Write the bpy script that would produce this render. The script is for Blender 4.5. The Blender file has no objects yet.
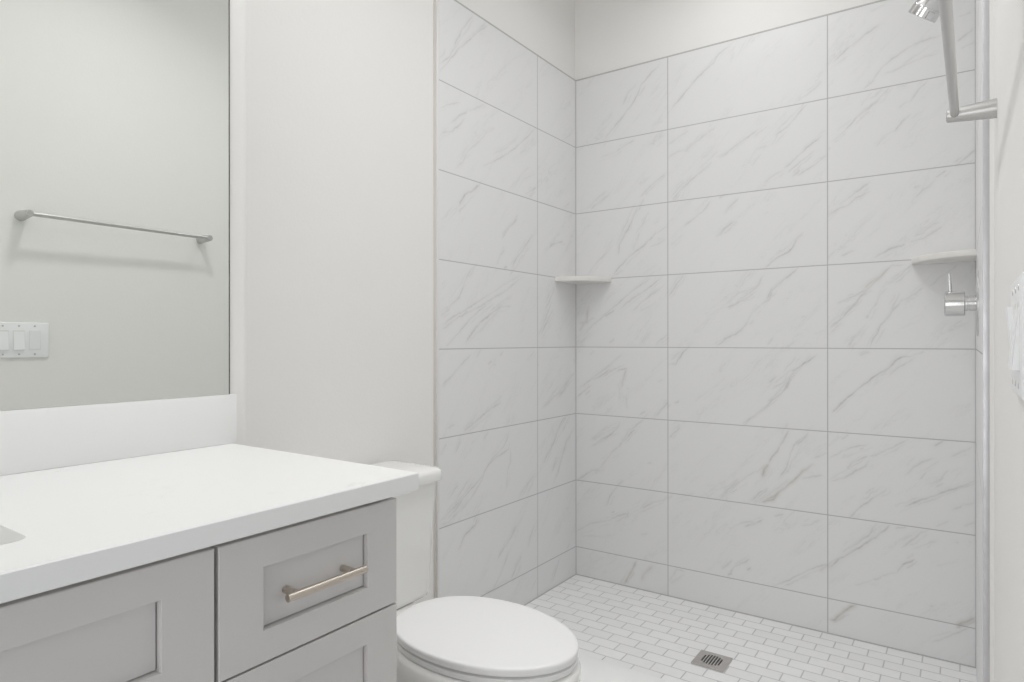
import bpy, bmesh, math, random
import numpy as np
from mathutils import Vector, Matrix

sc = bpy.context.scene
COL = sc.collection

# ------------------------------------------------------------------ camera
CAM_H = 1.06
cd = bpy.data.cameras.new('camera')
cd.sensor_width = 36.0
cd.lens = 648.73 * 36.0 / 1024.0
cd.clip_start = 0.01
cam = bpy.data.objects.new('camera', cd)
COL.objects.link(cam)
cam.location = (0.0, 0.0, CAM_H)
cam.rotation_mode = 'XYZ'
cam.rotation_euler = (math.pi / 2, 0.0006, 0.6088)
sc.camera = cam

# ------------------------------------------------------------------ view, world, lights
sc.view_settings.view_transform = 'Standard'
sc.view_settings.look = 'None'
sc.view_settings.gamma = 1.0
sc.view_settings.use_curve_mapping = False
sc.view_settings.exposure = 0.05
sc.cycles.use_denoising = True
sc.cycles.max_bounces = 12
sc.cycles.diffuse_bounces = 8
sc.cycles.glossy_bounces = 6
sc.cycles.sample_clamp_indirect = 4.0

world = bpy.data.worlds.new('world')
sc.world = world
world.use_nodes = True
bg = world.node_tree.nodes['Background']
bg.inputs[0].default_value = (0.90, 0.95, 1.0, 1)
bg.inputs[1].default_value = 0.03


def lamp(name, kind, loc, power, color, size=0.1, size_y=None, rot=(0, 0, 0), spread=None):
    l = bpy.data.lights.new(name, kind)
    l.energy = power
    l.color = color
    if kind == 'AREA':
        l.shape = 'RECTANGLE' if size_y else 'DISK'
        l.size = size
        if size_y:
            l.size_y = size_y
        if spread:
            l.spread = spread
    else:
        l.shadow_soft_size = size
    o = bpy.data.objects.new(name, l)
    o.location = loc
    o.rotation_euler = rot
    COL.objects.link(o)
    return o


CEIL = 2.74
# two added ceiling fills, recessed lamps over the room and the shower, the vanity lamps
# above the mirror, daylight through the doorway in the right wall (where the photographer
# stands), and an added fill at the rear of the room
lamp('ceiling_soft_fill', 'AREA', (-0.66, 0.75, CEIL - 0.02), 3.5, (1.0, 1.0, 1.0), 1.1, 2.6)  # unseen fill added to flatten the light, not a real fixture
lamp('ceiling_narrow_fill', 'AREA', (-0.70, 0.95, CEIL - 0.03), 1.7, (1.0, 1.0, 1.0), 0.9, 2.1, spread=1.4)  # second unseen fill, narrower, added to brighten the lower parts
lamp('room_ceiling_lamp', 'AREA', (-0.66, 1.08, CEIL - 0.035), 4.3, (1.0, 0.995, 0.985), 0.14, spread=2.4)
lamp('shower_ceiling_lamp', 'AREA', (-0.66, 2.10, CEIL - 0.035), 2.5, (1.0, 1.0, 1.0), 0.14, spread=2.65)
for i, yy in enumerate((-0.26, 0.04, 0.34)):
    lamp('vanity_lamp', 'POINT', (-1.18, yy, 2.18), 0.8, (1.0, 0.99, 0.97), 0.05)
lamp('doorway_daylight', 'AREA', (0.165, 0.36, 0.90), 2.9, (0.86, 0.92, 1.0), 0.45, 1.75, rot=(0, math.pi / 2, 0))
lamp('rear_fill', 'AREA', (-0.5, -1.12, 0.8), 7.0, (0.97, 0.985, 1.0), 0.9, 1.5, rot=(math.pi / 2, 0, 0))  # added fill light; the wall behind it has no opening

# ------------------------------------------------------------------ node helpers
def new_mat(name):
    m = bpy.data.materials.new(name)
    m.use_nodes = True
    nt = m.node_tree
    b = nt.nodes['Principled BSDF']
    return m, nt, b


def nd(nt, typ, **kw):
    n = nt.nodes.new(typ)
    for k, v in kw.items():
        setattr(n, k, v)
    return n


def mth(nt, op, a, b=None, c=None, clamp=False):
    n = nt.nodes.new('ShaderNodeMath')
    n.operation = op
    n.use_clamp = clamp
    for i, v in enumerate((a, b, c)):
        if v is None:
            continue
        if isinstance(v, (int, float)):
            n.inputs[i].default_value = v
        else:
            nt.links.new(v, n.inputs[i])
    return n.outputs[0]


def mix(nt, fac, a, b):
    n = nt.nodes.new('ShaderNodeMix')
    n.data_type = 'RGBA'
    for sock, v in ((n.inputs[0], fac), (n.inputs[6], a), (n.inputs[7], b)):
        if isinstance(v, (int, float)):
            sock.default_value = v
        elif isinstance(v, tuple):
            sock.default_value = (*v, 1) if len(v) == 3 else v
        else:
            nt.links.new(v, sock)
    return n.outputs[2]


def noise(nt, vec, scale, detail=3.0, rough=0.5, dist=0.0, dim='3D'):
    n = nt.nodes.new('ShaderNodeTexNoise')
    n.noise_dimensions = dim
    n.inputs['Scale'].default_value = scale
    n.inputs['Detail'].default_value = detail
    n.inputs['Roughness'].default_value = rough
    n.inputs['Distortion'].default_value = dist
    nt.links.new(vec, n.inputs['Vector'])
    return n.outputs[0]


def bump(nt, b, height, strength, dist=0.001):
    n = nt.nodes.new('ShaderNodeBump')
    n.inputs['Strength'].default_value = strength
    n.inputs['Distance'].default_value = dist
    nt.links.new(height, n.inputs['Height'])
    nt.links.new(n.outputs[0], b.inputs['Normal'])


def geo_pos(nt):
    return nd(nt, 'ShaderNodeNewGeometry').outputs['Position']


def obj_co(nt):
    return nd(nt, 'ShaderNodeTexCoord').outputs['Object']


def mat_paint(name, col, rough=0.8, peel=0.25):
    m, nt, b = new_mat(name)
    p = geo_pos(nt)
    n1 = noise(nt, p, 2.2, 2)
    c = mix(nt, mth(nt, 'MULTIPLY', n1, 0.25), col, tuple(v * 0.965 for v in col))
    nt.links.new(c, b.inputs['Base Color'])
    b.inputs['Roughness'].default_value = rough
    b.inputs['Specular IOR Level'].default_value = 0.3
    if peel:
        bump(nt, b, noise(nt, p, 130, 2), peel, 0.0012)
    return m


def mat_plain(name, col, rough, spec=0.5, coat=0.0, var=0.03, scale=9.0):
    m, nt, b = new_mat(name)
    n1 = noise(nt, obj_co(nt), scale, 3)
    c = mix(nt, n1, col, tuple(v * (1 - var) for v in col))
    nt.links.new(c, b.inputs['Base Color'])
    b.inputs['Roughness'].default_value = rough
    b.inputs['Specular IOR Level'].default_value = spec
    b.inputs['Coat Weight'].default_value = coat
    b.inputs['Coat Roughness'].default_value = 0.05
    return m


def mat_metal(name, col, rough, axis=None):
    m, nt, b = new_mat(name)
    b.inputs['Metallic'].default_value = 1.0
    co = obj_co(nt)
    mp = nd(nt, 'ShaderNodeMapping')
    s = {'X': (4, 300, 300), 'Y': (300, 4, 300), 'Z': (300, 300, 4), None: (40, 40, 40)}[axis]
    mp.inputs['Scale'].default_value = s
    nt.links.new(co, mp.inputs['Vector'])
    n1 = noise(nt, mp.outputs[0], 1.0, 2)
    c = mix(nt, n1, col, tuple(v * 0.88 for v in col))
    nt.links.new(c, b.inputs['Base Color'])
    r = mth(nt, 'MULTIPLY_ADD', n1, rough * 0.5, rough * 0.75)
    nt.links.new(r, b.inputs['Roughness'])
    return m


TILE_TOP = 2.2407
ROW = 0.302


def mat_tile(name, axis, joints, base=(0.80, 0.801, 0.806)):
    """large marble-look wall tile: straight stacked joints (world metres), veins read from
    the mesh's own 'vein' attribute and broken up with noise"""
    m, nt, b = new_mat(name)
    p = geo_pos(nt)
    sp = nd(nt, 'ShaderNodeSeparateXYZ')
    nt.links.new(p, sp.inputs[0])
    u = sp.outputs[axis]
    z = sp.outputs['Z']
    # horizontal joints
    t = mth(nt, 'DIVIDE', mth(nt, 'SUBTRACT', TILE_TOP, z), ROW)
    fr = mth(nt, 'FRACT', mth(nt, 'ADD', t, 0.5))
    dz = mth(nt, 'MULTIPLY', mth(nt, 'ABSOLUTE', mth(nt, 'SUBTRACT', fr, 0.5)), ROW)
    d = dz
    colid = None
    for j in joints:
        du = mth(nt, 'ABSOLUTE', mth(nt, 'SUBTRACT', u, j))
        d = mth(nt, 'MINIMUM', d, du)
        g = mth(nt, 'GREATER_THAN', u, j)
        colid = g if colid is None else mth(nt, 'ADD', colid, g)
    mr = nd(nt, 'ShaderNodeMapRange')
    mr.interpolation_type = 'SMOOTHSTEP'
    mr.inputs['From Min'].default_value = 0.0009
    mr.inputs['From Max'].default_value = 0.0022
    mr.inputs['To Min'].default_value = 1.0
    mr.inputs['To Max'].default_value = 0.0
    nt.links.new(d, mr.inputs['Value'])
    grout = mr.outputs[0]
    # per tile tone
    tid = mth(nt, 'ADD', mth(nt, 'FLOOR', t), mth(nt, 'MULTIPLY', colid, 17.3) if colid is not None else 0.0)
    wn = nd(nt, 'ShaderNodeTexWhiteNoise', noise_dimensions='1D')
    nt.links.new(tid, wn.inputs['W'])
    # faint diagonal clouding, shifted per tile
    cb = nd(nt, 'ShaderNodeCombineXYZ')
    nt.links.new(mth(nt, 'MULTIPLY', mth(nt, 'SUBTRACT', u, z), 7.0), cb.inputs[0])
    nt.links.new(mth(nt, 'MULTIPLY', mth(nt, 'ADD', u, z), 1.6), cb.inputs[1])
    nt.links.new(mth(nt, 'MULTIPLY', wn.outputs['Value'], 9.0), cb.inputs[2])
    cl = noise(nt, cb.outputs[0], 1.6, 4, 0.55, 0.4)
    cloud = mth(nt, 'MULTIPLY', mth(nt, 'SUBTRACT', cl, 0.52), 2.4, clamp=True)
    fine = noise(nt, cb.outputs[0], 4.0, 5, 0.6, 0.8)
    hair = mth(nt, 'SUBTRACT', 1.0, mth(nt, 'MULTIPLY', mth(nt, 'ABSOLUTE', mth(nt, 'SUBTRACT', fine, 0.5)), 26.0), clamp=True)
    hair = mth(nt, 'MULTIPLY', hair, mth(nt, 'MULTIPLY', cloud, 0.55))
    at = nd(nt, 'ShaderNodeAttribute', attribute_name='vein')
    av = nd(nt, 'ShaderNodeSeparateColor')
    nt.links.new(at.outputs['Color'], av.inputs[0])
    brk = noise(nt, p, 85.0, 4, 0.65)
    vein = mth(nt, 'MULTIPLY', av.outputs[0], mth(nt, 'MULTIPLY_ADD', brk, 1.7, 0.15), clamp=True)
    warm = av.outputs[1]
    c = mix(nt, mth(nt, 'MULTIPLY', cloud, 0.16), base, (0.60, 0.605, 0.61))
    c = mix(nt, mth(nt, 'MULTIPLY', wn.outputs['Value'], 0.25), c, tuple(v * 0.975 for v in base))
    c = mix(nt, hair, c, (0.50, 0.50, 0.495))
    c = mix(nt, vein, c, (0.31, 0.305, 0.295))
    c = mix(nt, warm, c, (0.46, 0.40, 0.30))
    c = mix(nt, mth(nt, 'MULTIPLY', grout, 0.85), c, (0.42, 0.42, 0.415))
    nt.links.new(c, b.inputs['Base Color'])
    r = mth(nt, 'MULTIPLY_ADD', grout, 0.45, 0.38)
    nt.links.new(r, b.inputs['Roughness'])
    b.inputs['Specular IOR Level'].default_value = 0.4
    bump(nt, b, mth(nt, 'SUBTRACT', 1.0, grout), 0.35, 0.0012)
    return m


def mat_mosaic(name):
    m, nt, b = new_mat(name)
    p = geo_pos(nt)
    sp = nd(nt, 'ShaderNodeSeparateXYZ')
    nt.links.new(p, sp.inputs[0])
    L, H = 0.1028, 0.0555
    yy = mth(nt, 'DIVIDE', mth(nt, 'SUBTRACT', 2.581, sp.outputs['Y']), H)
    row = mth(nt, 'FLOOR', yy)
    odd = mth(nt, 'MODULO', row, 2.0)
    xx = mth(nt, 'DIVIDE', mth(nt, 'ADD', sp.outputs['X'], 5 * L + 0.012), L)
    xx = mth(nt, 'ADD', xx, mth(nt, 'MULTIPLY', odd, 0.5))
    fy = mth(nt, 'FRACT', yy)
    fx = mth(nt, 'FRACT', xx)
    dy = mth(nt, 'MULTIPLY', mth(nt, 'MINIMUM', fy, mth(nt, 'SUBTRACT', 1.0, fy)), H)
    dx = mth(nt, 'MULTIPLY', mth(nt, 'MINIMUM', fx, mth(nt, 'SUBTRACT', 1.0, fx)), L)
    d = mth(nt, 'MINIMUM', dx, dy)
    mr = nd(nt, 'ShaderNodeMapRange')
    mr.interpolation_type = 'SMOOTHSTEP'
    mr.inputs['From Min'].default_value = 0.0008
    mr.inputs['From Max'].default_value = 0.0030
    mr.inputs['To Min'].default_value = 1.0
    mr.inputs['To Max'].default_value = 0.0
    nt.links.new(d, mr.inputs['Value'])
    g = mr.outputs[0]
    wn = nd(nt, 'ShaderNodeTexWhiteNoise', noise_dimensions='2D')
    cb = nd(nt, 'ShaderNodeCombineXYZ')
    nt.links.new(mth(nt, 'FLOOR', xx), cb.inputs[0])
    nt.links.new(row, cb.inputs[1])
    nt.links.new(cb.outputs[0], wn.inputs['Vector'])
    c = mix(nt, wn.outputs['Value'], (0.895, 0.895, 0.897), (0.85, 0.85, 0.853))
    n1 = noise(nt, p, 38, 4, 0.6)
    c = mix(nt, mth(nt, 'MULTIPLY', mth(nt, 'SUBTRACT', n1, 0.5), 0.5, clamp=True), c, (0.6, 0.6, 0.6))
    wash = mth(nt, 'MULTIPLY_ADD', noise(nt, p, 9, 2), 0.5, 0.45)
    c = mix(nt, mth(nt, 'MULTIPLY', g, wash), c, (0.44, 0.44, 0.44))
    nt.links.new(c, b.inputs['Base Color'])
    b.inputs['Roughness'].default_value = 0.42
    bump(nt, b, mth(nt, 'SUBTRACT', 1.0, g), 0.35, 0.0015)
    return m


def mat_quartz(name):
    m, nt, b = new_mat(name)
    p = geo_pos(nt)
    mp = nd(nt, 'ShaderNodeMapping')
    mp.inputs['Location'].default_value = (5.3, 3.1, 1.7)
    nt.links.new(p, mp.inputs['Vector'])
    n1 = noise(nt, p, 9.0, 5, 0.6, 1.2)
    ln = mth(nt, 'SUBTRACT', 1.0, mth(nt, 'MULTIPLY', mth(nt, 'ABSOLUTE', mth(nt, 'SUBTRACT', n1, 0.5)), 60.0), clamp=True)
    n2 = noise(nt, mp.outputs[0], 11.0, 2)
    gate = mth(nt, 'MULTIPLY', mth(nt, 'SUBTRACT', n2, 0.62), 8.0, clamp=True)
    v = mth(nt, 'MULTIPLY', mth(nt, 'MULTIPLY', ln, gate), 0.5)
    c = mix(nt, mth(nt, 'MULTIPLY', n2, 0.3), (0.87, 0.873, 0.868), (0.85, 0.853, 0.848))
    c = mix(nt, v, c, (0.45, 0.46, 0.46))
    nt.links.new(c, b.inputs['Base Color'])
    b.inputs['Roughness'].default_value = 0.28
    b.inputs['Specular IOR Level'].default_value = 0.4
    return m


def mat_mirror(name):
    m, nt, b = new_mat(name)
    b.inputs['Metallic'].default_value = 1.0
    n1 = noise(nt, obj_co(nt), 3.0, 1)
    c = mix(nt, n1, (0.85, 0.873, 0.85), (0.84, 0.863, 0.84))
    nt.links.new(c, b.inputs['Base Color'])
    b.inputs['Roughness'].default_value = 0.0
    return m


M = {}
M['paint'] = mat_paint('wall_paint', (0.85, 0.842, 0.828))
M['ceiling'] = mat_paint('ceiling_paint', (0.87, 0.865, 0.85), 0.9, 0.0)
M['floor'] = mat_plain('floor_tile_stone', (0.82, 0.81, 0.79), 0.45)
M['mosaic'] = mat_mosaic('white_brick_mosaic')
M['quartz'] = mat_quartz('white_quartz')
M['cabinet'] = mat_plain('grey_cabinet_paint', (0.655, 0.637, 0.63), 0.38, 0.4, 0.0, 0.02)
M['cabinet_dark'] = mat_plain('cabinet_gap_shade', (0.20, 0.165, 0.14), 0.6)  # dark brown imitates the shade in the gaps between the fronts
M['porcelain'] = mat_plain('white_porcelain', (0.89, 0.888, 0.875), 0.12, 0.5, 0.35, 0.01)
M['seat_plastic'] = mat_plain('white_seat_plastic', (0.86, 0.86, 0.86), 0.28, 0.45, 0.0, 0.01)
M['nickel'] = mat_metal('brushed_nickel_pull', (0.62, 0.565, 0.50), 0.30, 'Y')
M['satin'] = mat_metal('satin_nickel_bar', (0.63, 0.625, 0.62), 0.36, 'Y')
M['chrome'] = mat_metal('polished_chrome', (0.74, 0.74, 0.745), 0.14)
M['trim_metal'] = mat_metal('satin_aluminium_trim', (0.66, 0.66, 0.69), 0.42, None)
M['steel'] = mat_metal('brushed_steel_grate', (0.66, 0.63, 0.61), 0.38, 'X')
M['dark'] = mat_plain('drain_slot_shade', (0.035, 0.032, 0.03), 0.8)  # near-black colour stands in for shade under the grate
M['mirror'] = mat_mirror('silvered_mirror')
M['mirror_edge'] = mat_plain('dark_mirror_edge', (0.10, 0.10, 0.09), 0.4)
M['switch'] = mat_plain('white_switch_plastic', (0.90, 0.91, 0.925), 0.3, 0.5, 0, 0.01)
M['shelf'] = mat_plain('cream_marble_shelf', (0.86, 0.84, 0.81), 0.35, 0.4, 0, 0.14, 26)
M['baseboard'] = mat_plain('white_baseboard', (0.82, 0.82, 0.81), 0.4)


# ------------------------------------------------------------------ mesh helpers
def obj(name, bm, mats, parent=None, smooth=None):
    bmesh.ops.recalc_face_normals(bm, faces=bm.faces)
    me = bpy.data.meshes.new(name)
    bm.to_mesh(me)
    bm.free()
    o = bpy.data.objects.new(name, me)
    for mm in (mats if isinstance(mats, (list, tuple)) else [mats]):
        me.materials.append(mm)
    COL.objects.link(o)
    if parent is not None:
        o.parent = parent
        o.matrix_parent_inverse = Matrix.Translation(-Vector(parent.location))
    if smooth is not None:
        for f in me.polygons:
            f.use_smooth = True
        me.set_sharp_from_angle(angle=math.radians(smooth))
    return o


def tag(o, label, cat, group=None):
    o['label'] = label
    o['category'] = cat
    if group:
        o['group'] = group
    return o


def thing(name, label, cat, loc, group=None):
    o = bpy.data.objects.new(name, None)
    o.empty_display_size = 0.05
    o.location = loc
    COL.objects.link(o)
    return tag(o, label, cat, group)


def struct(name, bm, mats, smooth=None):
    o = obj(name, bm, mats, None, smooth)
    o['kind'] = 'structure'
    return o


def box(bm, x0, x1, y0, y1, z0, z1, bev=0.0, seg=2, mat=0):
    r = bmesh.ops.create_cube(bm, size=1.0)
    vs = r['verts']
    for v in vs:
        v.co = Vector(((x0 + x1) / 2 + v.co.x * (x1 - x0), (y0 + y1) / 2 + v.co.y * (y1 - y0), (z0 + z1) / 2 + v.co.z * (z1 - z0)))
    fs = set(f for v in vs for f in v.link_faces)
    for f in fs:
        f.material_index = mat
    if bev > 0:
        es = list(set(e for v in vs for e in v.link_edges))
        bmesh.ops.bevel(bm, geom=es, offset=bev, segments=seg, profile=0.5, affect='EDGES', material=-1)
    return bm


def boxes(*args, **kw):
    bm = bmesh.new()
    for a in args:
        box(bm, *a, **kw)
    return bm


def frame_from(d):
    d = Vector(d).normalized()
    a = Vector((0, 0, 1)) if abs(d.z) < 0.9 else Vector((0, 1, 0))
    u = d.cross(a).normalized()
    return u, d.cross(u).normalized(), d


def lathe(bm, origin, axis, prof, n=40, mat=0):
    """surface of revolution; prof = [(distance along axis, radius), ...]"""
    u, v, d = frame_from(axis)
    o = Vector(origin)
    rings = []
    for t, r in prof:
        if r < 1e-6:
            rings.append([bm.verts.new(o + d * t)])
        else:
            rings.append([bm.verts.new(o + d * t + (u * math.cos(2 * math.pi * k / n) + v * math.sin(2 * math.pi * k / n)) * r) for k in range(n)])
    for a, b in zip(rings, rings[1:]):
        for k in range(n):
            k2 = (k + 1) % n
            if len(a) == 1 and len(b) == 1:
                continue
            if len(a) == 1:
                f = bm.faces.new((a[0], b[k], b[k2]))
            elif len(b) == 1:
                f = bm.faces.new((a[k], a[k2], b[0]))
            else:
                f = bm.faces.new((a[k], a[k2], b[k2], b[k]))
            f.material_index = mat
    return bm


def rod(bm, p0, p1, r, bev=0.001, n=28, mat=0):
    p0, p1 = Vector(p0), Vector(p1)
    L = (p1 - p0).length
    return lathe(bm, p0, p1 - p0, [(0, 0), (0, r - bev), (bev, r), (L - bev, r), (L, r - bev), (L, 0)], n, mat)


def loft(bm, loops, cap0=True, cap1=True, mat=0):
    rs = [[bm.verts.new(p) for p in lp] for lp in loops]
    n = len(rs[0])
    for a, b in zip(rs, rs[1:]):
        for k in range(n):
            k2 = (k + 1) % n
            bm.faces.new((a[k], a[k2], b[k2], b[k])).material_index = mat
    for flag, ring in ((cap0, rs[0]), (cap1, rs[-1])):
        if flag:
            c = bm.verts.new(sum((v.co for v in ring), Vector()) / n)
            for k in range(n):
                bm.faces.new((ring[k], ring[(k + 1) % n], c)).material_index = mat
    return bm


def tube(bm, pts, r, n=20, mat=0):
    pts = [Vector(p) for p in pts]
    loops = []
    up = Vector((0, 1, 0))
    for i, p in enumerate(pts):
        t = (pts[min(i + 1, len(pts) - 1)] - pts[max(i - 1, 0)]).normalized()
        a = up
        b2 = t.cross(a).normalized()
        loops.append([p + (a * math.cos(2 * math.pi * k / n) + b2 * math.sin(2 * math.pi * k / n)) * r for k in range(n)])
    return loft(bm, loops, mat=mat)


# ------------------------------------------------------------------ room dimensions (metres)
XL = -1.31      # vanity wall
XT = -1.458     # wall behind the toilet (drywall)
XTL = -1.448    # tile face, left wall of the shower
XTR = 0.031     # tile face, right wall of the shower
XR = 0.050      # right wall
YB = 2.584      # tile face, back wall of the shower
YBW = 2.594
YEDGE = 1.648   # front edge of the tiled walls
YR = -1.15      # plain rear wall behind the photographer
YC = 0.856      # outside corner between vanity wall and toilet alcove

# left wall: thick vanity part, rounded outside corner, recessed toilet alcove
bm = bmesh.new()
R = 0.022
prof = [(XL, YR)]
for k in range(9):
    a = math.pi / 2 * k / 8
    prof.append((XL - R + R * math.cos(a), YC - R + R * math.sin(a)))
prof += [(XT, YC), (XT, YBW)]
loops_lo = [bm.verts.new((x, y, 0)) for x, y in prof]
loops_hi = [bm.verts.new((x, y, CEIL)) for x, y in prof]
for k in range(len(prof) - 1):
    bm.faces.new((loops_lo[k], loops_lo[k + 1], loops_hi[k + 1], loops_hi[k]))
bl = [bm.verts.new((-1.62, y, z)) for y in (YR, YBW) for z in (0, CEIL)]
bm.faces.new((bl[0], bl[1], bl[3], bl[2]))
bm.faces.new([loops_lo[0], loops_hi[0], bl[1], bl[0]])
bm.faces.new([loops_lo[-1], bl[2], bl[3], loops_hi[-1]])
bm.faces.new(loops_lo + [bl[2], bl[0]])
bm.faces.new(loops_hi + [bl[3], bl[1]])
struct('wall_left', bm, M['paint'], 40)
struct('wall_back', boxes((-1.62, 0.17, YBW, YBW + 0.12, 0, CEIL)), M['paint'])
DY0, DY1, DZ = -0.26, 0.60, 2.05     # doorway in the right wall, where the photographer stands
struct('wall_right', boxes((XR, XR + 0.12, YR, DY0, 0, CEIL), (XR, XR + 0.12, DY1, YBW, 0, CEIL),
                           (XR, XR + 0.12, DY0, DY1, DZ, CEIL)), M['paint'])
struct('wall_rear', boxes((-1.62, 0.17, YR - 0.12, YR, 0, CEIL)), M['paint'])
struct('ceiling', boxes((-1.62, 0.17, YR - 0.12, YBW + 0.12, CEIL, CEIL + 0.1)), M['ceiling'])
struct('floor', boxes((-1.62, 0.17, YR - 0.12, 1.64, -0.1, 0)), M['floor'])
struct('floor_shower', boxes((-1.62, 0.17, 1.64, YBW + 0.12, -0.1, 0)), M['mosaic'])
struct('baseboard_left', boxes((XT, XT + 0.014, YC + 0.005, 1.60, 0, 0.11), bev=0.003), M['baseboard'])
struct('baseboard_right', boxes((XR - 0.014, XR, YR, DY0, 0, 0.11), (XR - 0.014, XR, DY1, 1.60, 0, 0.11), bev=0.003), M['baseboard'])

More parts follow.
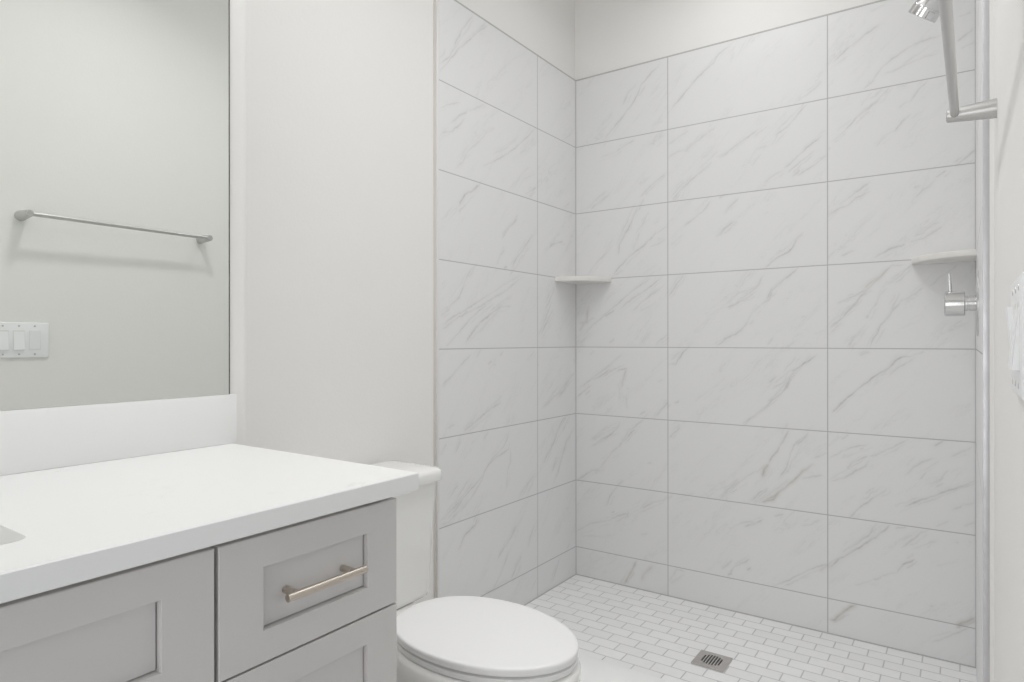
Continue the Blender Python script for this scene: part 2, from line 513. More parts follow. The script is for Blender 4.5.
# ------------------------------------------------------------------ shower tiles with their veins
VEINS_BACK = [
(0.50,0,[-1306,1944,-1277,1975,-1206,2041,-1160,2089,-1129,2153,-1084,2192,-1047,2218]),
(0.30,0,[-1214,2086,-1190,2131,-1152,2158]),
(0.25,0,[-1190,2059,-1152,2094]),
(0.50,0,[-996,2020,-940,2073,-885,2125,-824,2167,-797,2200,-765,2218]),
(0.30,0,[-1302,1959,-1261,1989]),
(0.35,0,[-1245,1888,-1198,1909,-1160,1920]),
(0.15,0,[-1326,1872,-1237,1886]),
(0.20,0,[-1099,1888,-1025,1920]),
(0.35,0,[-1137,1671,-1084,1717,-1033,1748,-1018,1760]),
(0.40,0,[-1367,1652,-1326,1680,-1285,1701]),
(0.25,0,[-1393,1651,-1334,1696,-1285,1723]),
(0.25,0,[-1007,1824,-961,1844,-919,1833]),
(0.30,0,[-1004,1878,-926,1916]),
(0.30,0,[-940,1833,-898,1863,-844,1894]),
(0.45,0,[-989,1646,-947,1688,-891,1728,-831,1772]),
(0.25,0,[-996,1660,-940,1714]),
(0.35,0,[-797,1790,-720,1832]),
(0.50,0,[-1222,1494,-1190,1542,-1167,1589,-1148,1630]),
(0.25,0,[-1163,1511,-1129,1550,-1099,1603]),
(0.30,0,[-1129,1571,-1095,1603]),
(0.35,0,[-1091,1483,-1062,1515]),
(0.40,0,[-940,1531,-905,1554,-864,1583,-831,1619]),
(0.40,0,[-797,1477,-771,1507,-739,1530]),
(0.25,0,[-778,1560,-726,1613]),
(0.50,0,[-797,1628,-784,1633]),
(0.40,0,[-1237,1436,-1230,1479,-1206,1527,-1194,1540]),
(0.50,0,[-1269,1340,-1222,1392,-1175,1431,-1121,1463,-1077,1501,-1062,1517]),
(0.50,0,[-1253,1347,-1214,1366]),
(0.30,0,[-1167,1452,-1137,1521]),
(0.30,0,[-1384,1358,-1343,1407,-1285,1454]),
(0.20,0,[-996,1459,-947,1496]),
(0.25,0,[-1091,1460,-1054,1467,-1018,1482]),
(0.40,0,[-1410,1082,-1367,1127,-1310,1170,-1253,1212,-1198,1254,-1152,1287,-1091,1320]),
(0.60,0,[-1302,1170,-1253,1194]),
(0.45,0,[-1230,1197,-1167,1245,-1106,1278,-1040,1324]),
(0.40,0,[-1167,1188,-1121,1229,-1025,1292]),
(0.20,0,[-1137,1187,-1069,1221]),
(0.35,1,[-1427,1142,-1393,1142,-1384,1209]),
(0.40,0,[-1401,1142,-1351,1163]),
(0.30,1,[-1427,1105,-1401,1142]),
(0.40,0,[-1277,1053,-1257,1071]),
(0.30,0,[-1129,1060,-1091,1102]),
(0.25,0,[-1047,1060,-1018,1081]),
(0.35,0,[-1004,1249,-982,1279,-947,1325]),
(0.35,0,[-771,1191,-746,1193,-720,1219]),
(0.20,0,[-758,1217,-720,1254]),
(0.40,0,[-791,1063,-758,1079,-720,1092]),
(0.30,0,[-1427,1051,-1376,1095]),
(0.40,0,[-1273,1058,-1257,1069]),
(0.30,0,[-1129,1051,-1091,1093]),
(0.30,0,[-1062,1051,-1014,1086]),
(0.30,0,[-1376,999,-1355,1014]),
(0.50,0,[-1439,806,-1401,838,-1367,861]),
(0.40,0,[-1431,848,-1384,879,-1343,910,-1294,941,-1222,1000]),
(0.50,0,[-1367,887,-1326,900,-1277,934]),
(0.35,0,[-1318,896,-1261,935,-1206,958]),
(0.50,0,[-1245,931,-1198,940]),
(0.35,1,[-1222,856,-1214,893,-1198,936]),
(0.30,0,[-1230,805,-1230,863]),
(0.25,0,[-1194,764,-1198,821]),
(0.40,0,[-1194,854,-1190,858]),
(0.45,0,[-1137,746,-1110,762]),
(0.40,0,[-1062,748,-1011,803]),
(0.20,0,[-1054,891,-1033,899]),
(0.55,0,[-1007,962,-975,966,-954,1004,-919,1035]),
(0.50,0,[-982,804,-964,812]),
(0.35,0,[-1004,658,-961,703]),
(0.15,0,[-891,823,-797,894]),
(0.40,0,[-1222,625,-1167,687,-1114,727]),
(0.40,0,[-1343,611,-1285,642,-1245,674,-1230,704]),
(0.30,0,[-1367,620,-1285,686]),
(0.50,0,[-1367,589,-1302,624,-1245,672]),
(0.30,0,[-1359,619,-1302,661]),
(0.50,0,[-1237,597,-1206,632,-1160,679]),
(0.25,0,[-1302,529,-1277,560,-1237,601]),
(0.40,0,[-1004,660,-968,691]),
(0.45,0,[-1444,423,-1401,455,-1367,481,-1326,489]),
(0.25,0,[-1326,497,-1294,537]),
(0.20,0,[-1077,462,-1018,531]),
(0.30,0,[-1099,543,-1084,545]),
(0.40,0,[-1298,328,-1277,378,-1245,426,-1214,455]),
(0.35,0,[-1129,342,-1077,378,-1018,400]),
(0.40,0,[-1285,267,-1245,295,-1190,318]),
(0.35,0,[-1439,198,-1367,247,-1269,274]),
(0.40,0,[-1269,306,-1257,315]),
(0.30,0,[-1198,303,-1190,325]),
(0.40,0,[-1133,235,-1103,244]),
(0.20,0,[-1427,177,-1261,206]),
(0.45,0,[-791,445,-758,482,-723,512]),
(0.35,0,[-791,441,-726,479]),
(0.25,0,[-758,318,-720,344]),
(0.15,0,[-975,406,-898,443]),
(0.60,1,[-1210,8,-1187,45,-1152,116]),
(0.30,1,[-1129,36,-1114,74,-1077,110]),
(0.30,0,[-1004,62,-975,116,-940,117]),
(0.50,0,[-765,136,-752,145]),
(0.30,0,[-791,153,-746,202]),
(0.30,0,[-507,1951,-456,1977,-422,2006]),
(0.30,0,[-283,1951,-273,1972]),
(0.30,0,[-501,1919,-484,1940]),
(0.40,0,[-789,1786,-756,1810,-699,1842,-643,1874]),
(0.25,0,[-876,1880,-822,1910]),
(0.30,0,[-876,1736,-835,1760]),
(0.40,0,[-583,1840,-541,1864,-518,1890,-478,1932]),
(0.20,0,[-601,1800,-565,1862]),
(0.20,0,[-589,1804,-547,1846]),
(0.15,0,[-656,1796,-589,1810]),
(0.45,0,[-553,1710,-524,1731,-478,1772,-422,1808]),
(0.40,0,[-541,1690,-507,1716,-450,1755]),
(0.45,0,[-524,1675,-501,1696]),
(0.40,0,[-507,1675,-456,1701,-411,1731]),
(0.25,0,[-625,1664,-589,1691,-553,1704]),
(0.50,0,[-795,1632,-769,1638]),
(0.20,0,[-674,1735,-643,1769]),
(0.40,0,[-389,1781,-357,1805,-309,1855,-278,1890]),
(0.40,0,[-302,1842,-273,1866]),
(0.40,0,[-406,1754,-397,1759]),
(0.40,0,[-346,1560,-315,1586,-273,1615]),
(0.30,0,[-320,1560,-273,1598]),
(0.30,0,[-782,1566,-744,1601,-724,1618]),
(0.45,0,[-802,1476,-789,1495,-744,1529]),
(0.20,0,[-625,1545,-613,1550]),
(0.60,0,[-622,1339,-583,1374,-541,1390,-524,1410,-507,1443,-490,1453]),
(0.45,0,[-622,1216,-595,1256,-559,1285,-507,1329]),
(0.25,0,[-753,1224,-718,1248,-674,1259]),
(0.35,0,[-724,1216,-668,1253,-643,1283,-631,1308]),
(0.40,0,[-400,1517,-362,1537,-341,1543,-315,1567,-273,1585]),
(0.30,0,[-362,1364,-325,1382]),
(0.40,0,[-357,1206,-315,1219,-273,1247]),
(0.40,0,[-773,1190,-731,1205,-693,1226,-656,1251]),
(0.45,0,[-637,1199,-613,1217,-595,1245]),
(0.25,0,[-687,1136,-674,1168,-637,1199]),
(0.50,0,[-740,1085,-712,1101,-687,1136]),
(0.40,0,[-805,1042,-769,1072,-737,1085]),
(0.30,0,[-495,1145,-478,1151]),
(0.20,0,[-456,1083,-411,1101]),
(0.25,0,[-613,1046,-595,1072]),
(0.35,0,[-610,901,-577,927]),
(0.30,0,[-601,876,-559,903,-541,941,-518,954]),
(0.60,0,[-577,846,-553,878,-536,922,-507,960,-472,986,-439,1010]),
(0.50,0,[-571,852,-547,885,-530,923]),
(0.50,0,[-527,947,-507,960]),
(0.25,0,[-559,940,-512,1003]),
(0.40,0,[-613,831,-571,852]),
(0.45,0,[-397,1110,-373,1125,-352,1154,-315,1200,-278,1234]),
(0.35,0,[-373,1196,-336,1210,-304,1223]),
(0.40,0,[-341,1041,-320,1071,-294,1094]),
(0.40,0,[-283,1141,-278,1149]),
(0.25,0,[-336,1059,-283,1117]),
(0.30,0,[-304,1015,-273,1024]),
(0.45,0,[-705,738,-668,769,-625,804,-595,837,-547,877]),
(0.55,0,[-613,593,-583,643,-559,683,-541,722]),
(0.35,0,[-656,553,-619,589]),
(0.60,1,[-634,540,-625,569,-613,590]),
(0.40,0,[-795,445,-756,483,-718,517]),
(0.30,0,[-789,439,-699,529,-656,560]),
(0.40,0,[-577,534,-553,571,-536,623,-524,667,-478,715]),
(0.40,0,[-512,672,-495,686,-472,721]),
(0.40,0,[-674,442,-643,478,-613,498]),
(0.50,1,[-631,451,-589,473,-559,502,-518,544,-490,579,-456,607]),
(0.30,0,[-495,547,-444,566,-422,571]),
(0.35,0,[-450,632,-406,654]),
(0.30,0,[-795,437,-763,470]),
(0.45,0,[-668,438,-619,489]),
(0.60,1,[-637,443,-595,458,-571,493]),
(0.50,0,[-699,340,-656,360,-631,377]),
(0.30,0,[-744,333,-699,356,-656,363]),
(0.40,0,[-589,396,-559,407]),
(0.35,0,[-495,377,-467,384,-433,408]),
(0.40,0,[-760,138,-744,170,-680,215]),
(0.60,0,[-763,137,-750,146]),
(0.50,0,[-693,174,-677,183]),
(0.25,1,[-789,161,-763,179]),
(0.45,0,[-589,135,-536,168,-478,211,-444,233,-400,251]),
(0.35,0,[-553,140,-512,167,-478,196]),
(0.30,1,[-436,220,-400,248]),
(0.40,0,[-388,2064,-350,2096,-303,2125,-277,2142,-241,2161]),
(0.40,0,[-267,1964,-236,2009,-201,2035,-157,2058,-114,2069,-67,2076]),
(0.30,0,[-287,1951,-256,1974]),
(0.30,0,[-143,2066,-114,2067,-105,2070]),
(0.30,0,[-241,1987,-196,1988,-162,2003,-114,2014,-77,2015]),
(0.25,0,[-267,2214,-221,2230]),
(0.35,0,[-17,2044,5,2060,27,2073]),
(0.30,0,[-13,2124,16,2127]),
(0.30,0,[-6,2016,31,2031]),
(0.50,0,[12,2128,18,2124]),
(0.40,0,[-292,1871,-251,1897,-211,1935]),
(0.40,0,[-191,1927,-162,1935]),
(0.35,0,[-152,1871,-124,1909,-100,1932]),
(0.20,0,[-272,1907,-221,1937]),
(0.40,0,[-334,1830,-303,1857,-267,1882,-241,1899]),
(0.30,0,[-303,1845,-272,1865]),
(0.20,0,[-385,1774,-345,1803]),
(0.40,0,[-404,1754,-396,1758]),
(0.50,0,[-194,1778,-177,1806,-148,1829]),
(0.25,0,[-251,1739,-221,1774,-191,1783]),
(0.25,0,[-182,1858,-157,1876]),
(0.60,0,[-22,1635,5,1657,31,1677]),
(0.50,0,[-138,1579,-119,1585]),
(0.45,0,[-77,1604,-51,1623]),
(0.40,0,[-133,1545,-114,1568,-91,1578]),
(0.30,0,[-54,1601,-35,1620]),
(0.30,0,[-432,1722,-415,1731]),
(0.25,0,[-361,1364,-318,1381]),
(0.45,0,[-256,1350,-231,1366,-201,1381,-177,1387,-164,1395]),
(0.50,0,[-182,1382,-169,1392]),
(0.35,0,[-162,1394,-114,1404,-77,1426,-54,1446]),
(0.20,0,[-143,1415,-105,1423]),
(0.50,0,[-345,1167,-313,1201,-272,1247,-231,1291,-206,1318,-162,1321]),
(0.30,1,[-292,1242,-221,1302]),
(0.40,0,[-201,1260,-172,1293,-143,1319]),
(0.30,0,[-261,1176,-236,1222,-221,1244]),
(0.35,0,[-206,1163,-182,1225]),
(0.35,0,[-186,1191,-152,1207,-114,1239]),
(0.30,0,[-95,1244,-67,1270,-17,1311]),
(0.40,0,[-399,1107,-361,1142,-324,1183,-303,1206]),
(0.35,0,[-337,1035,-318,1080,-287,1100]),
(0.35,0,[-282,1141,-251,1192]),
(0.50,0,[-272,1036,-261,1065,-236,1117,-206,1156,-182,1190]),
(0.35,0,[-303,1009,-272,1021]),
(0.20,0,[-329,1071,-298,1094]),
(0.65,0,[-391,804,-361,839,-329,870,-298,901,-267,928,-236,952,-211,967,-196,990,-177,1005,-148,1005]),
(0.25,0,[-148,1008,-109,1023]),
(0.20,0,[-35,1010,-22,1010]),
(0.50,0,[-393,799,-372,822,-345,850]),
(0.40,0,[-399,637,-366,658,-324,683,-277,696]),
(0.40,0,[-361,709,-339,726]),
(0.50,0,[-345,601,-324,627,-303,641,-277,655]),
(0.40,0,[-303,676,-290,683]),
(0.45,0,[-391,554,-350,571,-318,598,-287,619,-272,644]),
(0.40,0,[-272,653,-241,670,-196,698,-157,724]),
(0.50,0,[-81,708,-58,727]),
(0.35,0,[-167,596,-143,629,-109,656,-77,670]),
(0.40,0,[-121,593,-105,617]),
(0.25,0,[-162,633,-138,664]),
(0.30,0,[-40,674,-4,697,23,713]),
(0.60,0,[-167,494,-133,515,-100,531,-72,546,-49,563,-17,578,31,609]),
(0.25,0,[-77,570,-58,589]),
(0.25,0,[-100,579,-67,599,-40,636]),
(0.40,0,[-313,463,-282,491,-251,519,-221,546]),
(0.25,0,[-287,520,-256,547]),
(0.40,0,[-31,503,-8,519]),
(0.20,0,[-17,518,27,535]),
(0.45,0,[-334,432,-308,466,-277,497]),
(0.60,0,[-399,242,-361,282,-313,321,-267,364,-251,376,-231,399,-211,423]),
(0.40,0,[-345,315,-308,345,-277,374,-261,406,-246,423]),
(0.55,0,[-194,417,-164,425]),
(0.40,0,[-177,352,-143,386,-119,415,-100,424]),
(0.30,0,[-143,352,-105,376,-77,392]),
(0.60,0,[-191,263,-172,296,-138,319]),
(0.35,0,[-261,223,-236,240]),
(0.20,0,[-318,190,-261,223]),
(0.30,0,[-236,243,-191,266]),
(0.20,0,[-77,309,-13,338]),
(0.40,0,[0,454,29,475]),
(0.25,0,[-77,439,-45,464]),
(0.50,0,[-93,169,-84,174]),
(0.50,0,[14,404,19,405]),
(0.40,0,[-22,397,-16,398]),
(0.70,1,[-401,50,-382,53,-366,75,-350,97,-316,123]),
(0.80,1,[-22,126,5,143,27,162]),
(0.40,0,[-86,54,-49,78,-17,102,14,124]),
]
VEINS_LEFT = [
(0.50,0,[1655,1969,1696,2014,1749,2076,1809,2131,1857,2179,1917,2227]),
(0.40,0,[1655,1994,1705,2037,1731,2087,1772,2155,1814,2207,1833,2230]),
(0.12,0,[1985,2069,2061,2146,2154,2206,2190,2239]),
(0.20,0,[2277,2175,2316,2223,2411,2270]),
(0.35,0,[1655,1845,1696,1868,1758,1895]),
(0.40,0,[1666,1764,1713,1782,1758,1817,1786,1848]),
(0.50,0,[1713,1810,1749,1843,1800,1873]),
(0.25,0,[1804,1877,1872,1915,1912,1942]),
(0.45,0,[2252,1938,2190,1888,2130,1843,2084,1809,2028,1773,1953,1730,1892,1704]),
(0.25,0,[1731,1654,1776,1693,1804,1735,1882,1796,1922,1843]),
(0.20,0,[1892,1814,1964,1861]),
(0.20,0,[2239,1891,2166,1828,2130,1800]),
(0.20,0,[2061,1655,2118,1699,2154,1733,2202,1770]),
(0.35,0,[2172,1650,2252,1692]),
(0.20,0,[2154,1706,2252,1750]),
(0.60,0,[1872,1630,1828,1598,1786,1578,1772,1558,1754,1532]),
(0.20,0,[2468,1945,2526,1979,2571,2024]),
(0.30,0,[2468,1646,2526,1678]),
(0.45,0,[2012,1454,2039,1483,2073,1513,2118,1546]),
(0.30,0,[1974,1348,2006,1390,2028,1411]),
(0.40,0,[2073,1342,2107,1387,2154,1426,2190,1463,2227,1495]),
(0.30,0,[2316,1444,2370,1465,2411,1520]),
(0.50,0,[2356,1463,2384,1474,2468,1498]),
(0.50,0,[2023,1340,2045,1346]),
(0.40,0,[1828,1322,1800,1290,1776,1253,1758,1217,1713,1186,1679,1165]),
(0.35,0,[2154,1319,2084,1281,2017,1245,1943,1215,1862,1181,1758,1147,1679,1111]),
(0.40,0,[1922,1208,1953,1219]),
(0.25,0,[1932,1171,2017,1213,2061,1228]),
(0.40,0,[2397,1289,2356,1230,2316,1186]),
(0.50,0,[1661,1107,1713,1139,1767,1161,1833,1190,1902,1218]),
(0.50,0,[1767,1146,1804,1171]),
(0.40,0,[1687,1042,1740,1079,1804,1130,1872,1174,1943,1208]),
(0.55,0,[1790,1050,1823,1086,1872,1125,1932,1158,2006,1198]),
(0.30,0,[1953,1171,2006,1189,2073,1198]),
(0.30,0,[1657,1143,1705,1173]),
(0.35,0,[1657,908,1713,939,1758,972,1823,1011]),
(0.50,0,[1996,1005,2017,1018]),
(0.60,0,[1922,973,1945,983]),
(0.40,0,[1958,969,1969,974]),
(0.15,0,[1927,948,1974,996]),
(0.20,0,[2178,978,2239,1018]),
(0.45,0,[2271,1090,2316,1143,2356,1200,2377,1229]),
(0.40,0,[2284,1083,2330,1136,2384,1194]),
(0.25,0,[2330,841,2384,881]),
(0.25,0,[2316,779,2356,797,2384,838,2453,870]),
(0.45,0,[2411,807,2482,846,2541,902,2571,916]),
(0.30,0,[2284,772,2384,817,2468,840]),
(0.20,0,[1902,802,1974,833,2017,856]),
(0.45,0,[1781,744,1823,760,1882,784,1943,810,1996,824]),
(0.25,0,[1696,762,1731,770]),
(0.20,0,[2202,720,2227,731]),
(0.25,0,[1657,677,1687,712]),
(0.25,0,[1736,677,1763,711]),
(0.20,0,[1897,697,1922,725]),
(0.50,0,[1718,474,1776,508,1833,538,1882,560,1922,599,1974,622,2050,640,2061,664]),
(0.35,0,[1687,480,1740,509,1795,557,1814,566]),
(0.40,0,[1767,463,1823,498,1882,548,1902,575]),
(0.30,0,[1696,518,1749,560]),
(0.35,0,[2039,494,2045,551,2067,592,2067,644]),
(0.30,0,[1912,597,1953,622,2017,651,2061,703]),
(0.30,0,[2130,438,2154,466,2202,491,2252,516]),
(0.20,0,[2190,446,2227,480]),
(0.50,0,[2310,552,2356,591,2397,628,2425,675,2468,714,2511,728]),
(0.45,0,[2390,450,2432,501,2468,561,2497,615,2571,666]),
(0.40,0,[2384,501,2411,562]),
(0.35,0,[2468,663,2511,717]),
(0.40,0,[1653,453,1705,475,1767,502]),
(0.40,0,[1687,448,1740,479,1776,501]),
(0.30,0,[1709,446,1776,477,1804,495]),
(0.30,0,[1661,440,1722,437]),
(0.60,0,[1862,426,1843,397,1786,375,1767,351,1749,332]),
(0.45,0,[1985,239,2028,271,2073,299,2107,330]),
(0.30,0,[1943,126,1985,157,2028,208,2050,246]),
(0.45,0,[2073,131,2107,173,2142,202]),
(0.25,0,[2107,133,2136,164]),
(0.30,0,[2190,223,2214,277,2252,316]),
(0.40,0,[2028,138,2061,131]),
(0.40,0,[1892,130,1943,129,1974,135,2028,138]),
(0.30,0,[2214,44,2252,76]),
(0.45,0,[2377,25,2411,72,2439,114]),
(0.30,0,[2497,135,2526,153]),
]

rng = np.random.RandomState(7)


def vein_field(U, Z, veins):
    """strength of veins at the points U, Z (metres)"""
    f = np.zeros(U.shape)
    wf = np.zeros(U.shape)
    # gentle irregular bending of every vein
    ju = 0.0012 * np.sin(U * 91 + Z * 60) + 0.0009 * np.sin(Z * 190 - U * 70)
    jz = 0.0012 * np.sin(U * 77 - Z * 85 + 1) + 0.0008 * np.sin(U * 210 + Z * 45)
    Uj, Zj = U + ju, Z + jz
    extra = []
    for st, warm, pl in veins:
        P = np.array(pl, float).reshape(-1, 2)
        if np.linalg.norm(P[-1] - P[0]) > 55:
            for _k in range(2):
                off = rng.uniform(5, 16) * (1 if rng.rand() < 0.5 else -1)
                d = (P[-1] - P[0]) / np.linalg.norm(P[-1] - P[0])
                a, c = sorted(rng.uniform(-0.15, 1.1, 2))
                if c - a < 0.35:
                    c = a + 0.35
                Q = np.array([P[0] + (P[-1] - P[0]) * s for s in np.linspace(a, c, 5)])
                Q = Q + np.array([-d[1], d[0]]) * (off + rng.uniform(-3, 3, (5, 1)))
                extra.append((st * rng.uniform(0.35, 0.6), 0, Q.ravel().tolist()))
    for st, warm, pl in list(veins) + extra:
        pts = np.array(pl, float).reshape(-1, 2) / 1000.0
        wd = 0.0017 + 0.0011 * rng.rand()
        lo, hi = pts.min(0) - 0.05, pts.max(0) + 0.05
        idx = np.where((Uj > lo[0]) & (Uj < hi[0]) & (Zj > lo[1]) & (Zj < hi[1]))
        u, z = Uj[idx], Zj[idx]
        seg = np.linalg.norm(np.diff(pts, axis=0), axis=1)
        cum = np.concatenate([[0], np.cumsum(seg)])
        best = np.full(u.shape, 9.0)
        arc = np.zeros(u.shape)
        for k in range(len(pts) - 1):
            a, d = pts[k], pts[k + 1] - pts[k]
            L2 = max(d @ d, 1e-9)
            t = np.clip(((u - a[0]) * d[0] + (z - a[1]) * d[1]) / L2, 0, 1)
            dist = np.hypot(u - a[0] - t * d[0], z - a[1] - t * d[1])
            m = dist < best
            best[m] = dist[m]
            arc[m] = (cum[k] + t * seg[k])[m]
        L = cum[-1]
        s = arc / max(L, 1e-6)
        fade = np.clip(np.minimum(s, 1 - s) * 5 + 0.35, 0, 1)
        ph = rng.rand() * 6
        mod = 0.75 + 0.25 * np.sin(arc * 55 + ph)
        core = np.exp(-(best / wd) ** 2) * 0.62 + np.exp(-(best / (wd * 4.5)) ** 2) * 0.15
        val = st * core * fade * mod
        f[idx] = np.maximum(f[idx], val)
        if warm:
            wf[idx] = np.maximum(wf[idx], st * 0.40 * np.exp(-(best / (wd * 4)) ** 2) * fade)
    return np.clip(f, 0, 1), np.clip(wf, 0, 1)


def tile_panel(name, plane, fixed, u0, u1, z0, z1, thick, out, veins, material, step=0.003):
    """tiled slab: fine grid on the visible face carrying the vein attribute, plus its edges and back"""
    nu, nz = int((u1 - u0) / step) + 1, int((z1 - z0) / step) + 1
    us, zs = np.linspace(u0, u1, nu), np.linspace(z0, z1, nz)
    U, Z = np.meshgrid(us, zs, indexing='ij')
    U, Z = U.ravel(), Z.ravel()
    n = len(U)
    co = np.zeros((n + 4, 3))
    back = fixed - out * thick
    corners = [(u0, z0), (u1, z0), (u1, z1), (u0, z1)]
    if plane == 'Y':
        co[:n, 0], co[:n, 1], co[:n, 2] = U, fixed, Z
        for i, (a, c) in enumerate(corners):
            co[n + i] = (a, back, c)
    else:
        co[:n, 1], co[:n, 0], co[:n, 2] = U, fixed, Z
        for i, (a, c) in enumerate(corners):
            co[n + i] = (back, a, c)
    I, J = np.meshgrid(np.arange(nu - 1), np.arange(nz - 1), indexing='ij')
    A = (I * nz + J).ravel()
    quads = np.stack([A, A + nz, A + nz + 1, A + 1], 1)
    faces = [tuple(q) for q in quads.tolist()]
    bot = [i * nz for i in range(nu)]
    top = [i * nz + nz - 1 for i in range(nu)]
    lef = list(range(nz))
    rig = [(nu - 1) * nz + j for j in range(nz)]
    faces += [tuple(bot[::-1] + [n, n + 1]), tuple(top + [n + 2, n + 3]),
              tuple(lef + [n + 3, n]), tuple(rig[::-1] + [n + 1, n + 2]), (n, n + 3, n + 2, n + 1)]
    if (plane == 'Y' and out < 0) is False and plane == 'Y':
        faces = [f[::-1] for f in faces]
    if plane == 'X' and out < 0:
        faces = [f[::-1] for f in faces]
    me = bpy.data.meshes.new(name)
    me.from_pydata(co.tolist(), [], faces)
    f, wf = vein_field(np.append(U, [0] * 4), np.append(Z, [-9] * 4), veins)
    at = me.color_attributes.new('vein', 'FLOAT_COLOR', 'POINT')
    dat = np.zeros((n + 4, 4), np.float32)
    dat[:, 0], dat[:, 1], dat[:, 3] = f, wf, 1
    at.data.foreach_set('color', dat.ravel())
    me.materials.append(material)
    me.update()
    o = bpy.data.objects.new(name, me)
    COL.objects.link(o)
    o['kind'] = 'structure'
    return o


rv = random.Random(5)
VEINS_RIGHT = []
for _ in range(55):
    y, z = 1650 + rv.random() * 900, 100 + rv.random() * 2050
    pl = [int(y), int(z)]
    for _k in range(rv.randint(2, 4)):
        y += 25 + rv.random() * 30
        z += 20 + rv.random() * 50
        pl += [int(y), int(z)]
    VEINS_RIGHT.append((0.25 + rv.random() * 0.3, 0, pl))

X1, X2 = XTL + 0.4368, XTL + 1.0416
tile_panel('wall_shower_back', 'Y', YB, XTL, XTR, 0.0, TILE_TOP, 0.010, -1, VEINS_BACK,
           mat_tile('marble_tile_back', 'X', (X1, X2)))
tile_panel('wall_shower_left', 'X', XTL, YEDGE, YB, 0.0, TILE_TOP, 0.010, 1, VEINS_LEFT,
           mat_tile('marble_tile_left', 'Y', (YB - 0.3217,)))
tile_panel('wall_shower_right', 'X', XTR, YEDGE, YB, 0.0, TILE_TOP, 0.019, -1, VEINS_RIGHT,
           mat_tile('marble_tile_right', 'Y', (YB - 0.3217,)), 0.008)
M['caulk'] = mat_plain('grey_caulk', (0.55, 0.55, 0.545), 0.7)
M['trim_light'] = mat_plain('light_tile_edge', (0.80, 0.795, 0.785), 0.4)
M['beige_caulk'] = mat_plain('beige_caulk', (0.70, 0.665, 0.63), 0.7)
# metal edge profiles at the ends of the tile, thin caulk lines in the corners and along the top
struct('trim_1', boxes((XT, XTL + 0.0015, YEDGE - 0.009, YEDGE, 0.10, TILE_TOP + 0.002), bev=0.0012), M['trim_light'], 40)
struct('trim_2', boxes((XTR, XTR + 0.0115, YEDGE - 0.003, YEDGE, 0.0, TILE_TOP + 0.002), bev=0.0004), M['trim_metal'], 40)
struct('trim_9', boxes((XT, XT + 0.004, YEDGE - 0.016, YEDGE - 0.009, 0.10, TILE_TOP)), M['beige_caulk'])
struct('trim_10', boxes((XTR + 0.0115, XR, YEDGE - 0.003, YEDGE, 0.0, TILE_TOP)), M['paint'])
struct('trim_3', boxes((XT, XTL + 0.001, YEDGE, YB, TILE_TOP, TILE_TOP + 0.004)), M['caulk'])
struct('trim_4', boxes((XTL, XTR, YB - 0.001, YBW, TILE_TOP, TILE_TOP + 0.004)), M['caulk'])
struct('trim_5', boxes((XTL, XTL + 0.0025, YB - 0.0025, YB, 0, TILE_TOP)), M['caulk'])
struct('trim_6', boxes((XTL, XTR, YB - 0.004, YB, 0, 0.003)), M['caulk'])
struct('trim_7', boxes((XTL, XTL + 0.004, YEDGE + 0.12, YB, 0, 0.003)), M['caulk'])
struct('trim_8', boxes((XTR - 0.0025, XTR, YB - 0.0025, YB, 0, TILE_TOP)), M['caulk'])

# ------------------------------------------------------------------ shower curb
curb = obj('shower_curb', boxes((XTL, XTR, 1.61, 1.762, 0.0, 0.098), bev=0.003), M['quartz'], None, 40)
tag(curb, 'low white stone curb along the front of the brick mosaic shower floor', 'curb')

# ------------------------------------------------------------------ floor drain
dx0, dx1, dy0, dy1 = -0.7375, -0.632, 2.084, 2.1895
t = thing('shower_drain', 'square brushed metal drain with slotted grate in the white shower floor', 'drain',
          ((dx0 + dx1) / 2, (dy0 + dy1) / 2, 0.0))
cx, cy = (dx0 + dx1) / 2, (dy0 + dy1) / 2
bm = bmesh.new()
sw, gap, rad = 0.0048, 0.0092, 0.036
cols = []
for k in range(-3, 4):
    cols.append(cx + k * gap)
x = dx0
for c in cols:
    box(bm, x, c - sw / 2, dy0, dy1, 0.0005, 0.005)
    h = math.sqrt(max(rad ** 2 - (c - cx) ** 2, 0))
    box(bm, c - sw / 2, c + sw / 2, dy0, cy - h, 0.0005, 0.005)
    box(bm, c - sw / 2, c + sw / 2, cy + h, dy1, 0.0005, 0.005)
    x = c + sw / 2
box(bm, x, dx1, dy0, dy1, 0.0005, 0.005)
obj('grate', bm, M['steel'], t)
obj('drain_shade_sheet', boxes((dx0 + 0.008, dx1 - 0.008, dy0 + 0.008, dy1 - 0.008, 0.0001, 0.0010)), M['dark'], t)  # flat dark sheet imitating the shade below the slots


# ------------------------------------------------------------------ corner shelves
def corner_shelf(label, cx, cy, sx, rx, ry):
    """quarter-round slab standing in the corner cx, cy; sx = side it grows to"""
    z0, z1 = 1.317, 1.336
    N = 24
    outline = []
    for k in range(N + 1):
        a = math.pi / 2 * k / N
        outline.append((cx + sx * rx * math.cos(a), cy - ry * math.sin(a)))
    bm = bmesh.new()

    def ring(scale, z):
        return [Vector((cx + (px - cx) * scale, cy + (py - cy) * scale, z)) for px, py in outline] + [Vector((cx, cy, z))]
    loft(bm, [ring(0.985, z0), ring(0.996, z0 + 0.0015), ring(1.0, z0 + 0.005), ring(1.0, z1 - 0.005), ring(0.996, z1 - 0.0015), ring(0.985, z1)])
    o = obj('corner_shelf', bm, M['shelf'], None, 30)
    return tag(o, label, 'shelf', 'corner shelves in the shower')


corner_shelf('quarter-round pale stone shelf in the left back corner of the shower', XTL, YB, 1, 0.178, 0.183)
corner_shelf('quarter-round pale stone shelf in the right corner, above the shower valve', XTR, YB, -1, 0.178, 0.183)

